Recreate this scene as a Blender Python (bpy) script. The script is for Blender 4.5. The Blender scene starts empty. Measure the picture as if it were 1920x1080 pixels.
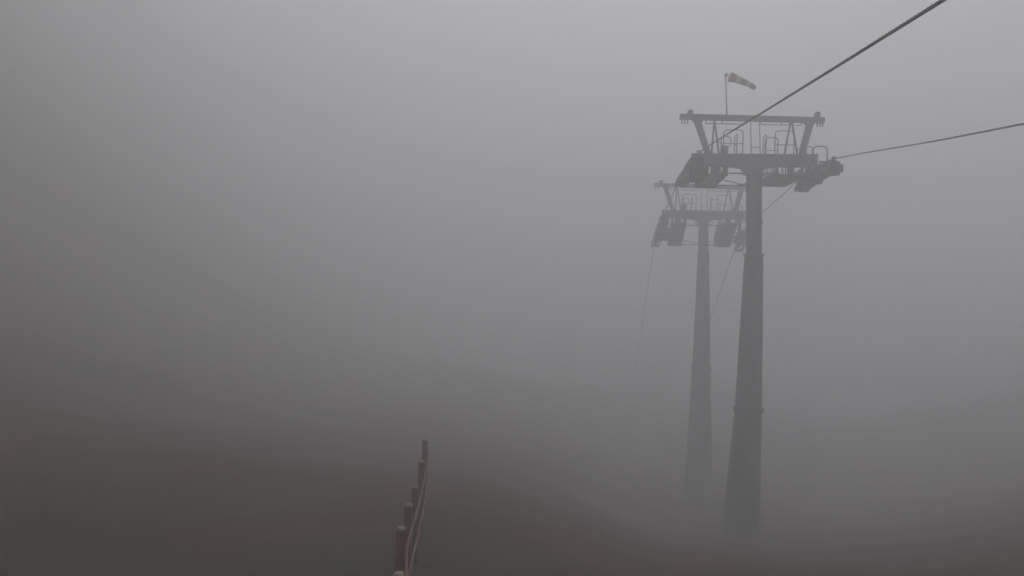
import bpy, bmesh, math, random
import numpy as np
from mathutils import Vector, Matrix, noise
random.seed(4)
rng = np.random.default_rng(4)
sc = bpy.context.scene
C = sc.collection
R = math.radians

# ------------------------------------------------------------------ camera
FPX = 1400.0                       # focal length in pixels of the 1920 px frame
ROLL = R(1.2)
cam_d = bpy.data.cameras.new('camera'); cam_d.sensor_width = 36.0
cam_d.lens = 36.0 * FPX / 1920.0
cam_d.clip_start = 0.05; cam_d.clip_end = 3000
cam = bpy.data.objects.new('camera', cam_d); C.objects.link(cam)
cam.matrix_world = Matrix.Rotation(R(90), 4, 'X') @ Matrix.Rotation(ROLL, 4, 'Z')
sc.camera = cam

# ------------------------------------------------------------------ light
SUN_EL, SUN_AZ = 42.0, 10.0
w = bpy.data.worlds.new('World'); sc.world = w; w.use_nodes = True
nt = w.node_tree; nt.nodes.clear()
sky = nt.nodes.new('ShaderNodeTexSky'); sky.sky_type = 'NISHITA'; sky.sun_disc = False
sky.sun_elevation = R(SUN_EL); sky.sun_rotation = R(SUN_AZ)
sky.dust_density = 4.0; sky.air_density = 1.0
hs = nt.nodes.new('ShaderNodeHueSaturation'); hs.inputs['Saturation'].default_value = 0.12
bg = nt.nodes.new('ShaderNodeBackground'); bg.inputs['Strength'].default_value = 0.065
wo = nt.nodes.new('ShaderNodeOutputWorld')
nt.links.new(sky.outputs[0], hs.inputs['Color']); nt.links.new(hs.outputs[0], bg.inputs['Color'])
nt.links.new(bg.outputs[0], wo.inputs['Surface'])
sd = bpy.data.lights.new('sun', 'SUN'); sd.energy = 1.5; sd.angle = R(40); sd.color = (1.0, 0.98, 0.96)
sun = bpy.data.objects.new('sun', sd); C.objects.link(sun)
az = R(SUN_AZ); el = R(SUN_EL)
sdir = Vector((math.sin(az) * math.cos(el), math.cos(az) * math.cos(el), math.sin(el)))
sun.rotation_euler = sdir.to_track_quat('Z', 'Y').to_euler()
sun.location = (0, 60, 80)

sc.view_settings.view_transform = 'Standard'; sc.view_settings.look = 'None'
sc.view_settings.gamma = 1.0; sc.view_settings.exposure = 0.70
sc.view_settings.use_curve_mapping = False
sc.cycles.volume_bounces = 10
sc.cycles.max_bounces = 12
sc.cycles.use_denoising = True

HAZE_DENSITY = 0.0245
HAZE_ANISO = 0.47
HAZE_COLOR = (0.983, 0.988, 1.0, 1)

# ------------------------------------------------------------------ helpers
def mat(name, fn):
    m = bpy.data.materials.new(name); m.use_nodes = True
    n = m.node_tree; n.nodes.clear()
    out = n.nodes.new('ShaderNodeOutputMaterial'); fn(n, out)
    return m

def surf(name, c1, c2, scale=3.0, rough=0.7, metal=0.0, bump=0.2, bscale=40.0, detail=6.0, c3=None, stretch=(1, 1, 1), trans=0.0):
    def f(n, out):
        b = n.nodes.new('ShaderNodeBsdfPrincipled')
        tc = n.nodes.new('ShaderNodeTexCoord'); mp = n.nodes.new('ShaderNodeMapping')
        mp.inputs['Scale'].default_value = stretch
        n.links.new(tc.outputs['Object'], mp.inputs['Vector'])
        t = n.nodes.new('ShaderNodeTexNoise'); t.inputs['Scale'].default_value = scale
        t.inputs['Detail'].default_value = detail
        n.links.new(mp.outputs[0], t.inputs['Vector'])
        r = n.nodes.new('ShaderNodeValToRGB')
        r.color_ramp.elements[0].position = 0.34; r.color_ramp.elements[0].color = (*c1, 1)
        r.color_ramp.elements[1].position = 0.66; r.color_ramp.elements[1].color = (*c2, 1)
        if c3:
            e = r.color_ramp.elements.new(0.5); e.color = (*c3, 1)
        n.links.new(t.outputs['Fac'], r.inputs[0]); n.links.new(r.outputs[0], b.inputs['Base Color'])
        b.inputs['Roughness'].default_value = rough; b.inputs['Metallic'].default_value = metal
        if bump:
            t2 = n.nodes.new('ShaderNodeTexNoise'); t2.inputs['Scale'].default_value = bscale
            n.links.new(mp.outputs[0], t2.inputs['Vector'])
            bp = n.nodes.new('ShaderNodeBump'); bp.inputs['Strength'].default_value = bump
            bp.inputs['Distance'].default_value = 0.02
            n.links.new(t2.outputs['Fac'], bp.inputs['Height']); n.links.new(bp.outputs[0], b.inputs['Normal'])
        if trans:
            tr = n.nodes.new('ShaderNodeBsdfTranslucent'); mx = n.nodes.new('ShaderNodeMixShader'); mx.inputs[0].default_value = trans
            n.links.new(r.outputs[0], tr.inputs['Color']); n.links.new(b.outputs[0], mx.inputs[1]); n.links.new(tr.outputs[0], mx.inputs[2])
            n.links.new(mx.outputs[0], out.inputs['Surface'])
        else:
            n.links.new(b.outputs[0], out.inputs['Surface'])
    return mat(name, f)

M_pole = surf('painted_pole_steel', (.12, .123, .128), (.19, .192, .197), 1.3, .6, .2, .1, 30, stretch=(1, 1, .25))
M_steel = surf('weathered_galvanised_steel', (.075, .078, .082), (.14, .143, .148), 4, .55, .35, .15)
M_conc = surf('weathered_concrete', (.10, .095, .09), (.16, .155, .145), 2, .9, 0, .4)
M_rubber = surf('black_rubber', (.02, .02, .02), (.04, .04, .04), 8, .8)
M_rope = surf('greased_wire_rope', (.03, .03, .035), (.06, .06, .07), 12, .45, .5, .0)
M_red = surf('faded_red_cloth', (.34, .12, .13), (.42, .17, .18), 6, .9, trans=.5)
M_white = surf('white_cloth', (.55, .51, .52), (.66, .62, .63), 6, .9, trans=.5)
M_wood = surf('weathered_brown_wood', (.135, .066, .052), (.21, .11, .085), 6, .85, 0, .5, 30, stretch=(1, 1, .15))
M_woodpale = surf('pale_end_grain', (.27, .21, .18), (.36, .29, .25), 14, .9, 0, .4, 60)
M_ground = surf('mountain_turf', (.070, .021, .012), (.033, .031, .010), .33, .95, 0, .9, 7, 9, c3=(.044, .025, .014))

def obj(name, me, m=None, parent=None, loc=None, rot=None):
    if isinstance(me, bmesh.types.BMesh):
        b = me; me = bpy.data.meshes.new(name)
        bmesh.ops.recalc_face_normals(b, faces=b.faces[:])
        b.to_mesh(me); b.free()
        if m: me.materials.append(m)
    o = bpy.data.objects.new(name, me); C.objects.link(o)
    if parent: o.parent = parent
    if loc is not None: o.location = loc
    if rot is not None: o.rotation_euler = rot
    return o

def empty(name, loc, label, cat, rz=0, group=None):
    o = bpy.data.objects.new(name, None); C.objects.link(o)
    o.location = loc; o.rotation_euler = (0, 0, rz); o['label'] = label; o['category'] = cat
    o.empty_display_size = .3
    if group: o['group'] = group
    return o

def bx(bm, c, s, rot=None, taper=None):
    """box; taper=(sx,sy) scales the top face"""
    mtx = Matrix.Translation(c)
    if rot: mtx = mtx @ rot
    vs = []
    for z in (-.5, .5):
        t = taper if (taper and z > 0) else (1, 1)
        for x, y in ((-.5, -.5), (.5, -.5), (.5, .5), (-.5, .5)):
            vs.append(bm.verts.new(mtx @ Vector((x * s[0] * t[0], y * s[1] * t[1], z * s[2]))))
    for f in ((0, 3, 2, 1), (4, 5, 6, 7), (0, 1, 5, 4), (1, 2, 6, 5), (2, 3, 7, 6), (3, 0, 4, 7)):
        bm.faces.new([vs[i] for i in f])

def bevel(bm, d=.008, seg=2):
    bmesh.ops.bevel(bm, geom=bm.edges[:], offset=d, segments=seg, affect='EDGES', clamp_overlap=True)

def tube(bm, pts, r, n=8, closed=False, lobes=0, twist=0.0):
    pts = [Vector(p) for p in pts]; rings = []; L = len(pts)
    up = Vector((0, 0, 1)); ang = 0
    prev_n = None
    for i, p in enumerate(pts):
        a = pts[(i - 1) % L] if (closed or i > 0) else p
        b = pts[(i + 1) % L] if (closed or i < L - 1) else p
        t = (b - a).normalized()
        if prev_n is None:
            nn = t.cross(up)
            if nn.length < 1e-3: nn = t.cross(Vector((0, 1, 0)))
        else:
            nn = prev_n - t * prev_n.dot(t)
        nn.normalize(); prev_n = nn; bb = t.cross(nn)
        if i: ang += twist * (pts[i] - pts[i - 1]).length
        ring = []
        rad = r[i] if isinstance(r, (list, tuple)) else r
        for k in range(n):
            th = 2 * math.pi * k / n + ang
            rr = rad * (1 + (0.13 * math.cos(lobes * 2 * math.pi * k / n) if lobes else 0))
            ring.append(bm.verts.new(p + nn * math.cos(th) * rr + bb * math.sin(th) * rr))
        rings.append(ring)
    m = L if closed else L - 1
    for i in range(m):
        a, b = rings[i], rings[(i + 1) % L]
        for k in range(n):
            f = bm.faces.new((a[k], a[(k + 1) % n], b[(k + 1) % n], b[k])); f.smooth = True
    if not closed:
        bm.faces.new(rings[0][::-1]); bm.faces.new(rings[-1])

def hoop_pts(u0, u1, z0, z1, w, r=.1, axis='u', seg=4):
    r = min(r, (u1 - u0) * .49)
    P = [(u0, z0)]
    for k in range(seg + 1):
        a = math.pi - k * math.pi / 2 / seg
        P.append((u0 + r + r * math.cos(a), z1 - r + r * math.sin(a)))
    for k in range(seg + 1):
        a = math.pi / 2 - k * math.pi / 2 / seg
        P.append((u1 - r + r * math.cos(a), z1 - r + r * math.sin(a)))
    P.append((u1, z0))
    if axis == 'u': return [(u, w, z) for u, z in P]
    return [(w, u, z) for u, z in P]

def lathe(bm, prof, n=32, axis='z', off=(0, 0, 0)):
    rings = []
    for r, h in prof:
        ring = []
        for k in range(n):
            a = 2 * math.pi * k / n
            if axis == 'z': v = (off[0] + r * math.cos(a), off[1] + r * math.sin(a), off[2] + h)
            else: v = (off[0] + h, off[1] + r * math.cos(a), off[2] + r * math.sin(a))
            ring.append(bm.verts.new(v))
        rings.append(ring)
    for a, b in zip(rings, rings[1:]):
        for k in range(n):
            f = bm.faces.new((a[k], a[(k + 1) % n], b[(k + 1) % n], b[k])); f.smooth = True
    bm.faces.new(rings[0][::-1]); bm.faces.new(rings[-1])

def at(px, py, Y):
    """photo pixel (1920 frame) at depth Y -> metres, camera at the origin looking along +Y"""
    x = (px - 960) / FPX; y = (540 - py) / FPX
    c, s = math.cos(ROLL), math.sin(ROLL)
    return Vector((Y * (x * c - y * s), Y, Y * (x * s + y * c)))

# ------------------------------------------------------------------ terrain
def sp(x, w=1.0):
    t = x / w
    return w * (math.log1p(math.exp(t)) if t < 30 else t)

def smooth(a, b, x):
    t = max(0.0, min(1.0, (x - a) / (b - a))); return t * t * (3 - 2 * t)

def smooth_curve(knots):
    """knots (w, z) -> function by monotone cubic through them"""
    W = [k[0] for k in knots]; Z = [k[1] for k in knots]; n = len(W)
    d = [(Z[i + 1] - Z[i]) / (W[i + 1] - W[i]) for i in range(n - 1)]
    t = [d[0]] + [(d[i - 1] + d[i]) / 2 for i in range(1, n - 1)] + [d[-1]]
    def f(w):
        if w <= W[0]: return Z[0] + t[0] * (w - W[0])
        if w >= W[-1]: return Z[-1] + t[-1] * (w - W[-1])
        i = max(k for k in range(n - 1) if W[k] <= w)
        h = W[i + 1] - W[i]; x = (w - W[i]) / h
        return ((2 * x**3 - 3 * x * x + 1) * Z[i] + (x**3 - 2 * x * x + x) * h * t[i] + (-2 * x**3 + 3 * x * x) * Z[i + 1] + (x**3 - x * x) * h * t[i + 1])
    return f

ridge = smooth_curve([(-60, -3.0), (0, -3.95), (9, -4.15), (12, -4.38), (15.5, -4.70), (24, -6.15), (35, -8.0), (50, -10.0), (90, -12.0), (520, -15)])
dale = smooth_curve([(-60, -3.0), (0, -3.9), (8, -4.4), (14, -5.4), (20, -7.1), (33, -10.8), (44, -13.3), (60, -15.0), (90, -16.2), (520, -22)])

def ground_z(X, Y):
    t = smooth(-.07, .25, X / max(Y, 6.0)) if Y > 0 else 0.0      # spur under the fence, dale under the towers
    z = ridge(Y) * (1 - t) + dale(Y) * t
    z += .15 * sp(-X - 3.0, .8 + .12 * max(0.0, Y - 10)) - .16 * sp(-X - 70, 6) + .0145 * max(0, sp(-X - 9.5, 3) - sp(-X - 84, 8)) ** 2     # mountainside on the left
    z += 1.5 * (sp(-X - 1.8, .5) - sp(-X - 3.9, .9)) * (1 - smooth(3, 10, Y))              # mound added close by on the left, standing in for lens corner darkening
    z += 1.0 * (sp(X - 4.2, .7) - sp(X - 7.6, 1.4)) * (1 - smooth(4, 12, Y))             # and one added on the right, to darken that corner too
    e = X - 6.5 - .42 * sp(Y - 9, 2.0)
    z += .30 * sp(e, 1.5) - .26 * sp(e - 60, 8)
    v = Vector((X, Y, 0))
    d = max(0.0, min(1.0, (abs(X + 1.8) - .4) / 2.5))
    z += d * (.28 * noise.noise(v * .18) + .10 * noise.noise(v * .7)) + min(1, d * max(0, Y - 15) / 60) * 1.2 * noise.noise(v * .03)
    z += 1.5 * (1 - smooth(-34, -16, X)) * noise.noise(v * .06 + Vector((3, 1, 0)))
    return max(z, -40)

def axis_steps(lo, hi, near):
    out = [0.0]; s = near
    while out[-1] < hi: out.append(out[-1] + s); s = max(near, out[-1] * .045)
    neg = [0.0]; s = near
    while neg[-1] > lo: neg.append(neg[-1] - s); s = max(near, -neg[-1] * .045)
    return neg[:0:-1] + out
xs = axis_steps(-380, 380, .35); ys = axis_steps(-60, 520, .35)
V = [(x, y, ground_z(x, y)) for y in ys for x in xs]
nx = len(xs)
F = [(j * nx + i, j * nx + i + 1, (j + 1) * nx + i + 1, (j + 1) * nx + i) for j in range(len(ys) - 1) for i in range(nx - 1)]
me = bpy.data.meshes.new('ground'); me.from_pydata(V, [], F); me.materials.append(M_ground)
for p in me.polygons: p.use_smooth = True
g = obj('ground', me); g['kind'] = 'structure'

# ------------------------------------------------------------------ lift line
LINE_AZ = math.atan((1124 - 960) / FPX)          # heading of the line, clockwise of +Y
cl, sl = math.cos(LINE_AZ), math.sin(LINE_AZ)


class Tower:
    """local frame: u across the line (right), w along the line (away), z up; origin = top middle of the cross arm"""
    def __init__(s, px, py, Y):
        s.o = at(px, py, Y)
    def local(s, P):
        d = Vector(P) - s.o
        return Vector((d.x * cl - d.y * sl, d.x * sl + d.y * cl, d.z))

T1 = Tower(1413, 291, 33.0)
T2 = Tower(1319, 396, 49.0)
UL, UR = -2.92, 2.62

# rope height above the camera against depth Y, left and right strand
def strand(u, pix):
    """pix: (py, w relative to tower one) on the strand at lateral offset u, along the line"""
    kn = []
    for py, ww in pix:
        X = T1.o.x + u * cl + ww * sl; Y = T1.o.y - u * sl + ww * cl
        c, s = math.cos(ROLL), math.sin(ROLL)
        # solve z so that the point lands on image row py
        yy = (540 - py) / FPX
        z = (yy * Y + X * s) / c
        kn.append((ww, z))
    return kn

def px_to_w(u, px, py):
    """distance along the line at which the strand at offset u crosses image column px"""
    lo, hi = -30.0, 40.0
    for _ in range(60):
        m = (lo + hi) / 2
        X = T1.o.x + u * cl + m * sl; Y = T1.o.y - u * sl + m * cl
        c, s = math.cos(ROLL), math.sin(ROLL)
        z = ((540 - py) / FPX * Y + X * s) / c
        x = 960 + FPX * (X * c + z * s) / Y
        if x > px: lo = m
        else: hi = m
    return lo

def make_strand(u, near_pts, mid):
    k = []
    for px, py in near_pts:
        ww = px_to_w(u, px, py); k += strand(u, [(py, ww)])
    k += strand(u, mid)
    return sorted(k)
kl = make_strand(UL, [(1768, 0), (1560, 130), (1308, 287)], [])
kr = make_strand(UR, [(1920, 232), (1760, 263), (1573, 296)], [])
wL0 = kl[-1][0]; wR0 = kr[-1][0]
print('near strand ends w', kl, kr)
W2 = (T2.o - T1.o).length                          # tower two along the line
T2w = (T2.o - T1.o).x * sl + (T2.o - T1.o).y * cl
print('tower two at w', T2w, 'u', (T2.o - T1.o).x * cl - (T2.o - T1.o).y * sl)
def finish(k, w0):
    z0 = k[-1][1]
    # over tower one the rope turns gently over, then sags to tower two and plunges behind it
    k += [(w0 + 1.6, z0 + .14), (w0 + 3.2, z0 + .20), (w0 + 4.8, z0 + .15), (w0 + 6.2, z0 + .02)]
    za = z0 + .02
    wn = T2w - 4.2
    k += [((w0 + 6.2 + wn) / 2, (za + z0 - .85) / 2 - .05), (wn, z0 - .80), (wn + 1.6, z0 - .92), (wn + 3.2, z0 - 1.15), (wn + 4.8, z0 - 1.52), (wn + 6.2, z0 - 1.98),
          (wn + 12, z0 - 4.7), (wn + 22, z0 - 9.8), (wn + 60, z0 - 27)]
    return k
fL = smooth_curve(finish(kl, wL0)); fR = smooth_curve(finish(kr, wR0))

def rope(name, u, f, label):
    bm = bmesh.new(); pts = []; ww = -40.0
    while ww < 75:
        X = T1.o.x + u * cl + ww * sl; Y = T1.o.y - u * sl + ww * cl
        pts.append((X, Y, f(ww))); ww += .05 if -28 < ww < -12 else (.12 if ww < 12 else .5)
    tube(bm, pts, .0235, 18, lobes=6, twist=9.0)
    o = obj(name, bm, M_rope); o['label'] = label; o['category'] = 'cable'; o['group'] = 'haul ropes of the lift'
    return o
rope('haul_rope', UL, fL, 'thick dark steel rope coming down from the top edge to the left wheels')
rope('haul_rope', UR, fR, 'thinner looking steel rope leaving the right wheels towards the right edge')

# ------------------------------------------------------------------ tower parts
def sheave_mesh():
    bm = bmesh.new()
    lathe(bm, [(.03, -.075), (.07, -.075), (.075, -.03), (.15, -.03), (.165, -.052), (.172, -.052), (.172, .052), (.165, .052), (.15, .03), (.075, .03), (.07, .075), (.03, .075)], 20, 'x')
    me = bpy.data.meshes.new('sheave'); bmesh.ops.recalc_face_normals(bm, faces=bm.faces[:]); bm.to_mesh(me); bm.free(); me.materials.append(M_steel)
    bm = bmesh.new()
    lathe(bm, [(.168, -.05), (.192, -.05), (.197, -.04), (.188, 0), (.197, .04), (.192, .05), (.168, .05)], 20, 'x')
    m2 = bpy.data.meshes.new('tyre'); bmesh.ops.recalc_face_normals(bm, faces=bm.faces[:]); bm.to_mesh(m2); bm.free(); m2.materials.append(M_rubber)
    return me, m2
SH, TY = sheave_mesh()

def beam_between(bm, a, b, wdt, dep):
    a = Vector(a); b = Vector(b); d = b - a
    rot = d.to_track_quat('Y', 'Z').to_matrix().to_4x4()
    bx(bm, (a + b) / 2, (wdt, d.length, dep), rot)

def train(tw, root, u, f, w0, zoff, nsh, sgn, arm_z):
    """wheel train under the rope: w in tower frame, f gives the rope height above the cross arm top"""
    S = [w0 + .22 + i * .46 for i in range(nsh)]
    Z = lambda s: f(s) - .0235 - .192
    if sgn < 0: K = lambda s: 1.0 - .45 * max(0.0, min(1.0, (s - S[0] - 2.6) / 3.0))   # the frame is shallower at one end
    else: K = lambda s: .45 + .38 * max(0.0, min(1.0, (s - S[0]) / 3.0))
    mid = (S[0] + S[-1]) / 2
    bm = bmesh.new()                              # main beam with rounded end plates: the part itself
    pts = [S[0] - .05 + (S[-1] - S[0] + .1) * k / 8 for k in range(9)]
    for dx in (-.24, .24):
        for a, b in zip(pts, pts[1:]):
            beam_between(bm, (u + dx, a, Z(a) - .42 * K(a)), (u + dx, b + .01, Z(b) - .42 * K(b)), .06, .30 * K(a))
    for s in (S[0], mid, S[-1]): bx(bm, (u, s, Z(s) - .42 * K(s)), (.46, .09, .20 * K(s)))
    tr = obj('sheave_train', bm, M_steel, root)
    for i in range(nsh):
        o = obj('sheave', SH, None, tr, (u, S[i], Z(S[i])))
        # tyre belongs to the same wheel: kept inside the wheel mesh level, a sibling sub-part
        obj('tyre', TY, None, tr, (u, S[i], Z(S[i])))
    for i in range(0, nsh - 1, 2):                # rockers carrying two wheels
        bm = bmesh.new(); a, b = S[i], S[i + 1]
        for dx in (-.095, .095):
            beam_between(bm, (u + dx, a - .07, Z(a) - .0), (u + dx, (a + b) / 2, Z((a + b) / 2) - .13), .022, .13)
            beam_between(bm, (u + dx, (a + b) / 2, Z((a + b) / 2) - .13), (u + dx, b + .07, Z(b) - .0), .022, .13)
        obj('rocker_arm', bm, M_steel, tr)
    for i in range(0, nsh - 3, 4):
        bm = bmesh.new(); a, b = S[i] + .23, S[i + 3] - .23
        for dx in (-.125, .125): beam_between(bm, (u + dx, a - .12, Z(a) - .17), (u + dx, b + .12, Z(b) - .17), .028, .17)
        obj('carrier_beam', bm, M_steel, tr)
        bm = bmesh.new(); m_ = (a + b) / 2
        bx(bm, (u - sgn * .03, m_, Z(m_) - .62 * K(m_)), (.50 - (.12 if m_ > .3 else 0), .40, .22 * K(m_)), taper=(1, 1.6))
        obj('pivot_bracket', bm, M_steel, tr)
    # rope catchers: small upright fingers at both ends
    for s in (S[0] - .12, S[-1] + .12, S[-1] - .5):
        bm = bmesh.new()
        bx(bm, (u - sgn * .13, s, Z(s) + .02), (.05, .14, .52), taper=(1, .7)); bx(bm, (u - sgn * .07, s, Z(s) + .27), (.16, .16, .06))
        obj('rope_catcher', bm, M_steel, tr)
    bm = bmesh.new(); ui = u - sgn * .46
    for k in range(3):
        a = -1.9 + k * .6
        beam_between(bm, (ui, a, Z(a) - .36), (ui, a + .6, Z(a + .6) - .36), .36, .30)
    for k in range(4): bx(bm, (ui, -1.9 + k * .6, Z(-1.9 + k * .6) - .52), (.44, .16, .16))
    obj('service_step', bm, M_steel, tr)
    # rounded guard on the end facing uphill
    bm = bmesh.new()
    e = S[0] - .30
    bx(bm, (u, e + .1, Z(e) - .16), (.50, .42, .58 if sgn < 0 else .54)); bevel(bm, .12, 4)
    obj('end_guard', bm, M_steel, tr)
    # hanger from the cross arm
    bm = bmesh.new()
    hz = Z(0) - .36
    uu = u - sgn * .30
    bx(bm, (uu, 0, (hz + arm_z) / 2), (.16, .34, max(.2, arm_z - hz) + .2))
    bx(bm, (u - sgn * .05, 0, hz), (.52, .16, .16))
    bevel(bm, .01)
    obj('hanger', bm, M_steel, root)
    return S, Z

def catwalk(root, ua, ub, f, w0, w1, drop, arm_z, rail_u, hang):
    cw = None
    N = int((w1 - w0) / .36)
    z = lambda s: f(s) - drop
    def stringer(uu, dz, wd, dp):
        bm = bmesh.new(); cs = []
        for k in range(N + 1):
            a = w0 + (w1 - w0) * k / N
            cs.append([bm.verts.new((uu + x * wd / 2, a, z(a) + dz + y * dp / 2)) for x, y in ((-1, -1), (1, -1), (1, 1), (-1, 1))])
        for p, q in zip(cs, cs[1:]):
            for i in range(4): bm.faces.new((p[i], p[(i + 1) % 4], q[(i + 1) % 4], q[i]))
        bm.faces.new(cs[0]); bm.faces.new(cs[-1][::-1])
        return bm
    cw = obj('catwalk', stringer((ua + ub) / 2, -.09, abs(ub - ua) * .9, .03), M_steel, root)
    for uu in (ua, ub): obj('stringer', stringer(uu, 0, .05, .12), M_steel, cw)
    for uu in (ua, ub):
        for k in range(4):
            a = w0 + (w1 - w0) * k / 4 + .03; b = w0 + (w1 - w0) * (k + 1) / 4 - .03
            bm = bmesh.new(); beam_between(bm, (uu, a, z(a) + .19), (uu, b, z(b) + .19), .012, .24); obj('kick_board', bm, M_steel, cw)
    for k in range(N):
        s = w0 + (w1 - w0) * (k + .5) / N
        bm = bmesh.new()
        for q in range(4): bx(bm, ((ua + ub) / 2, s - .13 + q * .087, z(s) - .04), (abs(ub - ua) + .12, .066, .045))
        bx(bm, (ua, s, z(s) - .05), (.02, .34, .13)); bx(bm, (ub, s, z(s) - .05), (.02, .34, .13))
        obj('tread', bm, M_steel, cw)
    # hangers from the arm to the walkway: plates and bars
    for uu, wd, ww in hang:
        bm = bmesh.new(); zb = z(ww) - .05
        bx(bm, (uu, ww, (zb + arm_z) / 2), (wd, .07, abs(arm_z - zb) + .06))
        obj('drop_bar', bm, M_steel, cw)
    # low lattice of posts and rails on the pole side, far half
    bm = bmesh.new()
    ss = [.4 + k * (w1 - .5) / 5 for k in range(6)]
    for s in ss: tube(bm, [(rail_u, s, z(s)), (rail_u, s, z(s) + .55)], .017, 6)
    for h in (.18, .36, .55): tube(bm, [(rail_u, s, z(s) + h) for s in ss], .017, 6)
    tube(bm, [(rail_u, ss[0], z(ss[0])), (rail_u, ss[-1], z(ss[-1]) + .55)], .014, 6)
    obj('handrail', bm, M_steel, cw)
    return cw, z

def rail_hoop(root, u0, u1, zt, w, mid=None, zb=0.0, r=.13, axis='u', rad=.022, closed=False):
    bm = bmesh.new()
    if closed:
        p = hoop_pts(u0, u1, (zb + zt) / 2, zt, w, r) + [(a, b, zb + zt - c) for a, b, c in hoop_pts(u0, u1, (zb + zt) / 2, zt, w, r)][::-1][1:-1]
        tube(bm, p, rad, 7, closed=True)
    else:
        tube(bm, hoop_pts(u0, u1, zb, zt, w, r, axis), rad, 7)
    if mid is not None:
        tube(bm, [(u0, w, mid), (u1, w, mid)] if axis == 'u' else [(w, u0, mid), (w, u1, mid)], rad * .85, 6)
    return obj('guard_hoop', bm, M_steel, root)


def tower(tw, label, poles, fl, fr, wl0, wr0, nl, nr, cwL, cwR, flat):
    base = poles[-1][0]
    root = empty('lift_tower', tw.o + Vector((base[0], base[1], base[2])), label, 'lift tower', 0, 'lift towers')
    # head frame as a part level is avoided: parts are placed through one matrix
    hm = Matrix.Translation(tw.o - root.location) @ Matrix.Rotation(-LINE_AZ, 4, 'Z') @ Matrix.Rotation(R(.35), 4, 'Y')
    parts_before = set(bpy.data.objects)
    # cross arm with arched haunch
    bm = bmesh.new()
    prof = []
    for k in range(41):
        u = -2.62 + 5.24 * k / 40; a = abs(u)
        dep = .50 if a > 1.25 else (.50 + .10 * (1.25 - a) / .85 if a > .42 else .60)
        if a < .85: dep = max(dep, .50 + .42 * (1 - math.sqrt(max(0, 1 - ((.85 - a) / .52) ** 2))) if a > .33 else .92)
        prof.append((u, -dep))
    top = [bm.verts.new((u, y, 0)) for u, _ in prof for y in (-.2,)]
    top2 = [bm.verts.new((u, .2, 0)) for u, _ in prof]
    bo = [bm.verts.new((u, -.2, z)) for u, z in prof]; bo2 = [bm.verts.new((u, .2, z)) for u, z in prof]
    for i in range(len(prof) - 1):
        bm.faces.new((top[i], top[i + 1], top2[i + 1], top2[i])); bm.faces.new((bo[i], bo2[i], bo2[i + 1], bo[i + 1]))
        bm.faces.new((top[i], bo[i], bo[i + 1], top[i + 1])); bm.faces.new((top2[i], top2[i + 1], bo2[i + 1], bo2[i]))
    bm.faces.new((top[0], top2[0], bo2[0], bo[0])); bm.faces.new((top[-1], bo[-1], bo2[-1], top2[-1]))
    bx(bm, (-.0, 0, .012), (5.3, .46, .03))
    arm = obj('cross_arm', bm, M_pole, root)
    for s in (-1, 1):
        bm = bmesh.new(); bx(bm, (s * 2.655, 0, -.25), (.04, .52, .60)); bevel(bm, .01); obj('end_plate', bm, M_pole, arm)
    # gantry
    bm = bmesh.new(); bx(bm, (-.14, 0, 1.62), (6.22, .22, .24), Matrix.Rotation(R(1.5), 4, 'Y')); bevel(bm, .012)
    gb = obj('gantry_beam', bm, M_pole, root)
    for s, ux in ((-1, -3.02), (1, 2.78)):
        for k in range(3):
            bm = bmesh.new(); uu = ux + (k - 1) * .12; zt = 1.62 - .1 - (ux * .019)
            bx(bm, (uu, 0, zt - .08 - .02 * (k % 2)), (.045, .09, .24 - .04 * (k % 2)))
            obj('hook', bm, M_steel, gb)
    for ux in (-2.83, 2.62):
        bm = bmesh.new(); zt = 1.62 + .1 - ux * .019
        bx(bm, (ux, 0, zt + .10), (.22, .22, .22), taper=(.75, .8)); bevel(bm, .04, 2)
        lathe(bm, [(.10, -.09), (.11, -.06), (.11, .06), (.10, .09)], 14, 'x', (ux + .06, 0, zt + .14))
        obj('lifting_pulley', bm, M_steel, gb)
    for s, ut, ub in ((-1, -2.45, -1.97), (1, 2.33, 2.03)):
        bm = bmesh.new()
        zt = 1.53 - ut * .019
        hv = [((ut - .29), zt), ((ut + .26), zt), ((ut + .16), zt - .18), (ub + .13, .03), (ub - .13, .03), ((ut - .14), zt - .18)]
        a = [bm.verts.new((x, -.09, z)) for x, z in hv]; b = [bm.verts.new((x, .09, z)) for x, z in hv]
        bm.faces.new(a); bm.faces.new(b[::-1])
        for i in range(6): j = (i + 1) % 6; bm.faces.new((a[i], b[i], b[j], a[j]))
        obj('gantry_leg', bm, M_pole, root)
    for a, b in (((-1.75, -.1, 1.58), (-1.86, -.3, 0)), ((-1.72, .1, 1.58), (-1.40, .5, 0.02)), ((1.52, -.1, 1.5), (1.24, -.35, 0)), ((1.62, .1, 1.5), (2.0, .5, .05))):
        bm = bmesh.new(); tube(bm, [a, b], .044, 8); obj('brace_rod', bm, M_steel, root)
    for a, b, c in ((-2.12, -.36, -1.4), (.26, 1.97, 1.12)):
        bm = bmesh.new(); za = 1.34 - a * .02; zb = 1.34 - b * .02
        tube(bm, [(a, -.1, za), (b, -.1, zb)], .022, 6)
        for q in (a, c, b): tube(bm, [(q, -.1, 1.34 - q * .02), (q, -.1, 1.55 - q * .02)], .02, 6)
        obj('cable_rail', bm, M_steel, root)
    bm = bmesh.new()
    for uu in (-.16, .22): tube(bm, [(uu + .03, -.15, 0), (uu - .03, -.12, 1.53)], .02, 6)
    for z in (.32, .62, .92, 1.22)[:1]: tube(bm, [(-.14, -.15, z), (.24, -.15, z)], .018, 6)
    obj('access_frame', bm, M_steel, root)
    # guard hoops
    rail_hoop(root, -1.36, -.53, 1.05, -.32, .45)
    rail_hoop(root, -1.36, -.94, .88, .32, zb=.45, closed=True)
    rail_hoop(root, -.30, .30, .89, -.78, .45, axis='w')
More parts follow.
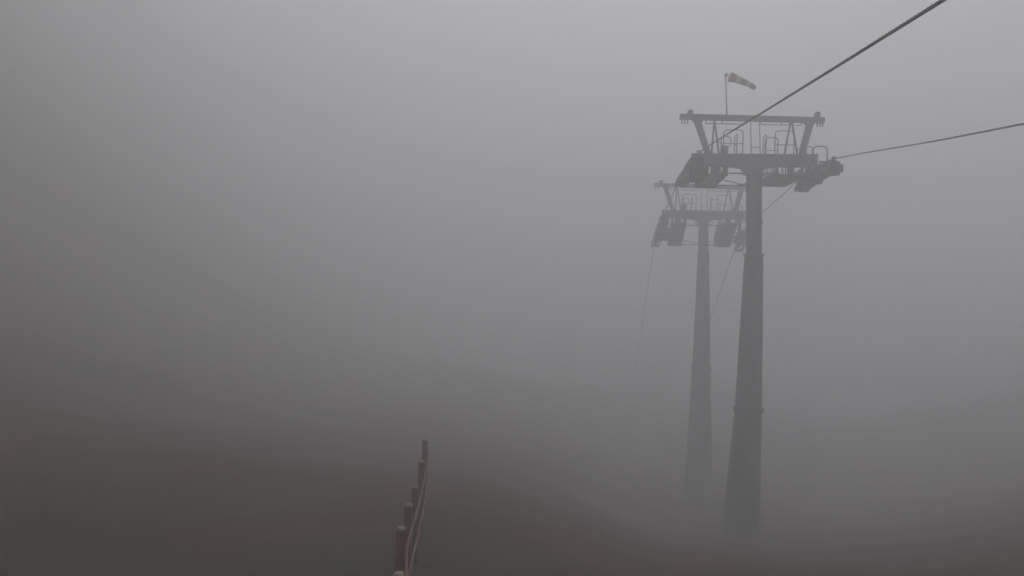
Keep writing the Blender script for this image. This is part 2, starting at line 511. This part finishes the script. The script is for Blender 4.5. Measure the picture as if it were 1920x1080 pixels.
    rail_hoop(root, -1.84, -1.46, .54, -.30)
    rail_hoop(root, .83, 1.63, 1.01, -.32, .40)
    rail_hoop(root, .55, 1.09, .84, .30, .27)
    rail_hoop(root, -.30, .28, .87, .46, .45, axis='w')
    rail_hoop(root, 2.17, 2.42, .34, -.25, r=.09)
    rail_hoop(root, 1.80, 1.92, .26, -.28, r=.05)
    bm = bmesh.new(); bx(bm, (-1.25, .06, .21), (.28, .30, .40)); bevel(bm, .02); obj('junction_box', bm, M_pole, root)
    # brackets under the haunch
    for s in (-1, 1):
        bm = bmesh.new(); tube(bm, [(s * .33, -.25, -.92), (s * .46, -.25, -.90), (s * .53, -.25, -.84), (s * .56, -.25, -.74)], .03, 7); obj('lifting_eye', bm, M_steel, root)
    # wheel trains + walkways
    train(tw, root, UL, fl, wl0, 0, nl, -1, -.3)
    train(tw, root, UR, fr, wr0, 0, nr, 1, -.3)
    c1, z1 = catwalk(root, -2.08, -1.14, flat or fl, *cwL, -.45, -1.14, [(-2.28, .16, 0), (-1.98, .13, .1), (-1.64, .40, 0), (-1.25, .13, -.1), (-1.09, .05, .15)])
    c2, z2 = catwalk(root, 1.05, 2.12, flat or fr, *cwR, -.45, 1.03, [(1.05, .05, .1), (1.22, .06, -.1), (1.42, .05, .15), (1.60, .30, 0), (2.04, .06, -.1), (2.14, .06, .1)])
    h = rail_hoop(root, 1.73, 2.28, fr(-2.95) + .50, -2.95, fr(-2.95) - .10, zb=fr(-2.95) - .12, r=.16, rad=.026)
    bm = bmesh.new(); beam_between(bm, (2.0, -2.95, fr(-2.95) - .14), (2.60, -2.95, fr(-2.95) - .14), .08, .05); obj('hoop_bracket', bm, M_steel, h)
    # bars joining the two walkways round the pole
    for ww in (.15, min(cwL[1], cwR[1]) - .15):
        bm = bmesh.new(); tube(bm, [(-1.12, ww, z1(ww) - .08), (1.04, ww, z2(ww) - .08)] if ww > .5 else [(-1.12, -.45, z1(0) - .06), (1.04, -.45, z2(0) - .06)], .036, 7)
        obj('tie_bar', bm, M_steel, root)
    we = min(cwL[1], cwR[1]) - .2
    bm = bmesh.new(); tube(bm, [(-1.12, 1.6, z1(1.6)), (.1, we, z2(we) - .05)], .028, 6); obj('tie_bar', bm, M_steel, root)
    bm = bmesh.new(); tube(bm, [(1.04, 1.6, z2(1.6)), (-.1, we, z1(we) - .05)], .028, 6); obj('tie_bar', bm, M_steel, root)
    for o in [o for o in bpy.data.objects if o not in parts_before and o.parent == root]:
        o.matrix_local = hm @ o.matrix_local
    # pole: sections from the head down, each a tapered round shaft
    for i in range(len(poles) - 1):
        (p0, r0, r0b), (p1, r1, _) = poles[i], poles[i + 1]
        bm = bmesh.new(); a = Vector(p0); b = Vector(p1); d = b - a
        n = 40
        pts = [tw.o - root.location + a + d * t for t in (0, .004, .25, .5, .75, .996, 1)]
        rr = [r0b, r0b, r0b + (r1 - r0b) * .25, (r0b + r1) / 2, r0b + (r1 - r0b) * .75, r1, r1]
        tube(bm, pts, rr, n)
        ps = obj('pole_section', bm, M_pole, root)
        if i < len(poles) - 2:
            bm = bmesh.new(); dn = d.normalized()
            q = tw.o - root.location + b
            big = poles[i + 1][2]
            tube(bm, [q - dn * .05, q - dn * .045, q + dn * .045, q + dn * .05], [big + .035, big + .045, big + .045, big + .035], n)
            fl_ = obj('flange', bm, M_pole, ps)
            if i == 1:
                bm = bmesh.new()
                for k in range(20):
                    an = 2 * math.pi * k / 20
                    bx(bm, q + Vector((math.cos(an) * (big + .035), math.sin(an) * (big + .035), 0)), (.045, .045, .17))
                obj('flange_bolts', bm, M_steel, ps)
    ft = bmesh.new(); q = tw.o - root.location + Vector(poles[-1][0])
    lathe(ft, [(1.25, -1.5), (1.25, .32), (1.18, .38)], 8, 'z', q)
    fo = obj('footing', ft, M_conc, root)
    for f in fo.data.polygons: f.use_smooth = False
    return root

def rel(tw, px, py, Y): return at(px, py, Y) - tw.o
def towerf(tw, f, u, dw):
    return lambda s: f(s + dw) - tw.o.z

# tower one: pole nodes (relative position, radius above, radius below)
def gz_at(p): return ground_z(p.x, p.y)
b1 = at(1388, 990, 33.0); b1.z = gz_at(b1) - .3
p1 = [(rel(T1, 1414, 322, 33), .33, .33), (rel(T1, 1413.5, 478, 33), .335, .40), (rel(T1, 1403, 768, 33), .575, .575), (b1 - T1.o, .82, .82)]
b2 = at(1309, 920, 49.0); b2.z = gz_at(b2) - .3
p2 = [(rel(T2, 1319, 416, 49), .32, .32), (rel(T2, 1319, 474, 49), .32, .36), (rel(T2, 1315, 690, 49), .58, .58), (b2 - T2.o, .95, .95)]
tower(T1, 'nearer tall grey lift tower with a windsock on its top beam', p1,
      towerf(T1, fL, UL, 0), towerf(T1, fR, UR, 0), wL0, wR0 + .3, 14, 12, (-.15, 3.7, .60), (-.15, 3.1, .60), lambda s: -.22 - .012 * s)
tower(T2, 'fainter lift tower standing farther back in the fog behind the first', p2,
      towerf(T2, fL, UL, T2w), towerf(T2, fR, UR, T2w), -4.3, -4.3, 14, 14, (-.4, 2.1, .36), (-.4, 2.1, .36), lambda s: -.34 - .56 * (s + .4))

# ------------------------------------------------------------------ windsock on the gantry
wb = at(1363, 217, 33.0); wt = at(1360.5, 141, 33.0)
ws = empty('windsock', wb, 'small faded red and white windsock on a thin mast above the tower', 'windsock')
bm = bmesh.new(); tube(bm, [Vector((0, 0, -.1)), (wt - wb) * .5, (wt - wb)], [.034, .028, .024], 8); obj('mast', bm, M_steel, ws)
bm = bmesh.new(); q = wt - wb; bx(bm, q + Vector((.01, 0, .0)), (.10, .08, .16)); bx(bm, q + Vector((.05, 0, .08)), (.13, .03, .03)); bevel(bm, .01); obj('swivel', bm, M_steel, ws)
A = at(1369, 145, 33.0) - wb; B = at(1416, 165, 33.1) - wb
NB = 5; K = 4; tot = NB * K
def sockc(t):
    p = A.lerp(B, t); p.z += .05 * math.sin(t * math.pi); return p
def sockr(t, k=0): return (.195 * (1 - t) + .095 * t) * (1 + .06 * math.sin(t * 23))
bm = bmesh.new(); ax = (B - A).normalized()
nn = ax.cross(Vector((0, 1, 0))).normalized(); bb = ax.cross(nn)
tube(bm, [A + (nn * math.cos(a) + bb * math.sin(a)) * .2 for a in [2 * math.pi * k / 24 for k in range(24)]], .012, 6, closed=True)
tube(bm, [wt - wb + Vector((.1, 0, .08)), A + nn * -.2], .01, 6); tube(bm, [wt - wb + Vector((.03, 0, -.05)), A + nn * .2], .01, 6)
obj('hoop', bm, M_steel, ws)
for i in range(NB):
    bm = bmesh.new(); rings = []
    for k in range(K + 1):
        t = (i * K + k) / tot; ring = []
        for q in range(20):
            a = 2 * math.pi * q / 20
            rr = sockr(t) * (1 + .05 * math.sin(3 * a + t * 9))
            ring.append(bm.verts.new(sockc(t) + (nn * math.cos(a) + bb * math.sin(a)) * rr))
        rings.append(ring)
    for a, b in zip(rings, rings[1:]):
        for q in range(20):
            f = bm.faces.new((a[q], a[(q + 1) % 20], b[(q + 1) % 20], b[q])); f.smooth = True
    obj('cloth_band', bm, M_red if i % 2 == 0 else M_white, ws)

# ------------------------------------------------------------------ fence
posts = [(748, 1078, 7.4), (752, 992, 9.0), (766, 948, 10.3), (778, 914, 11.7), (791, 866, 13.6), (797, 826, 15.5)]
fb = at(*posts[1]); fb.z = ground_z(fb.x, fb.y)
fence = empty('wooden_fence', fb, 'brown wooden post fence running away over the edge of the slope', 'fence')
tops = []
for i, (px, py, Y) in enumerate(posts):
    t = at(px, py, Y) - fb; gzz = ground_z(t.x + fb.x, t.y + fb.y) - fb.z
    tops.append((t, gzz))
    bm = bmesh.new(); tw_ = random.uniform(-.05, .05)
    hh = t.z - gzz + .4
    bx(bm, (0, 0, -hh / 2), (.105, .105, hh)); bevel(bm, .01)
    for v in bm.verts:
        if v.co.z < -.2: v.co.x += random.uniform(-.002, .002)
    po = obj('post', bm, M_wood, fence, t, (random.uniform(-.02, .02), random.uniform(-.02, .02), tw_))
    bm = bmesh.new(); bx(bm, (0, 0, .012), (.108, .108, .03), taper=(.7, .7)); bevel(bm, .005, 1)
    obj('post_cap', bm, M_woodpale, po)
for i in range(len(posts) - 1):
    for h in (.42, .88):
        (a, ga), (b, gb_) = tops[i], tops[i + 1]
        pa = Vector((a.x + .075, a.y, a.z - 1.13 + h)); pb = Vector((b.x + .075, b.y, b.z - 1.13 + h))
        bm = bmesh.new(); beam_between(bm, pa - (pb - pa) * .02, pb + (pb - pa) * .02, .03, .08); bevel(bm, .005, 1)
        obj('rail', bm, M_wood, fence)

# ------------------------------------------------------------------ haze
bm = bmesh.new(); bx(bm, (0, 230, 25), (780, 600, 134.0))
def vol(n, out):
    v = n.nodes.new('ShaderNodeVolumePrincipled')
    v.inputs['Color'].default_value = HAZE_COLOR; v.inputs['Density'].default_value = HAZE_DENSITY
    v.inputs['Anisotropy'].default_value = HAZE_ANISO
    n.links.new(v.outputs[0], out.inputs['Volume'])
hz = obj('haze', bm, mat('pale_mist', vol)); hz['kind'] = 'stuff'
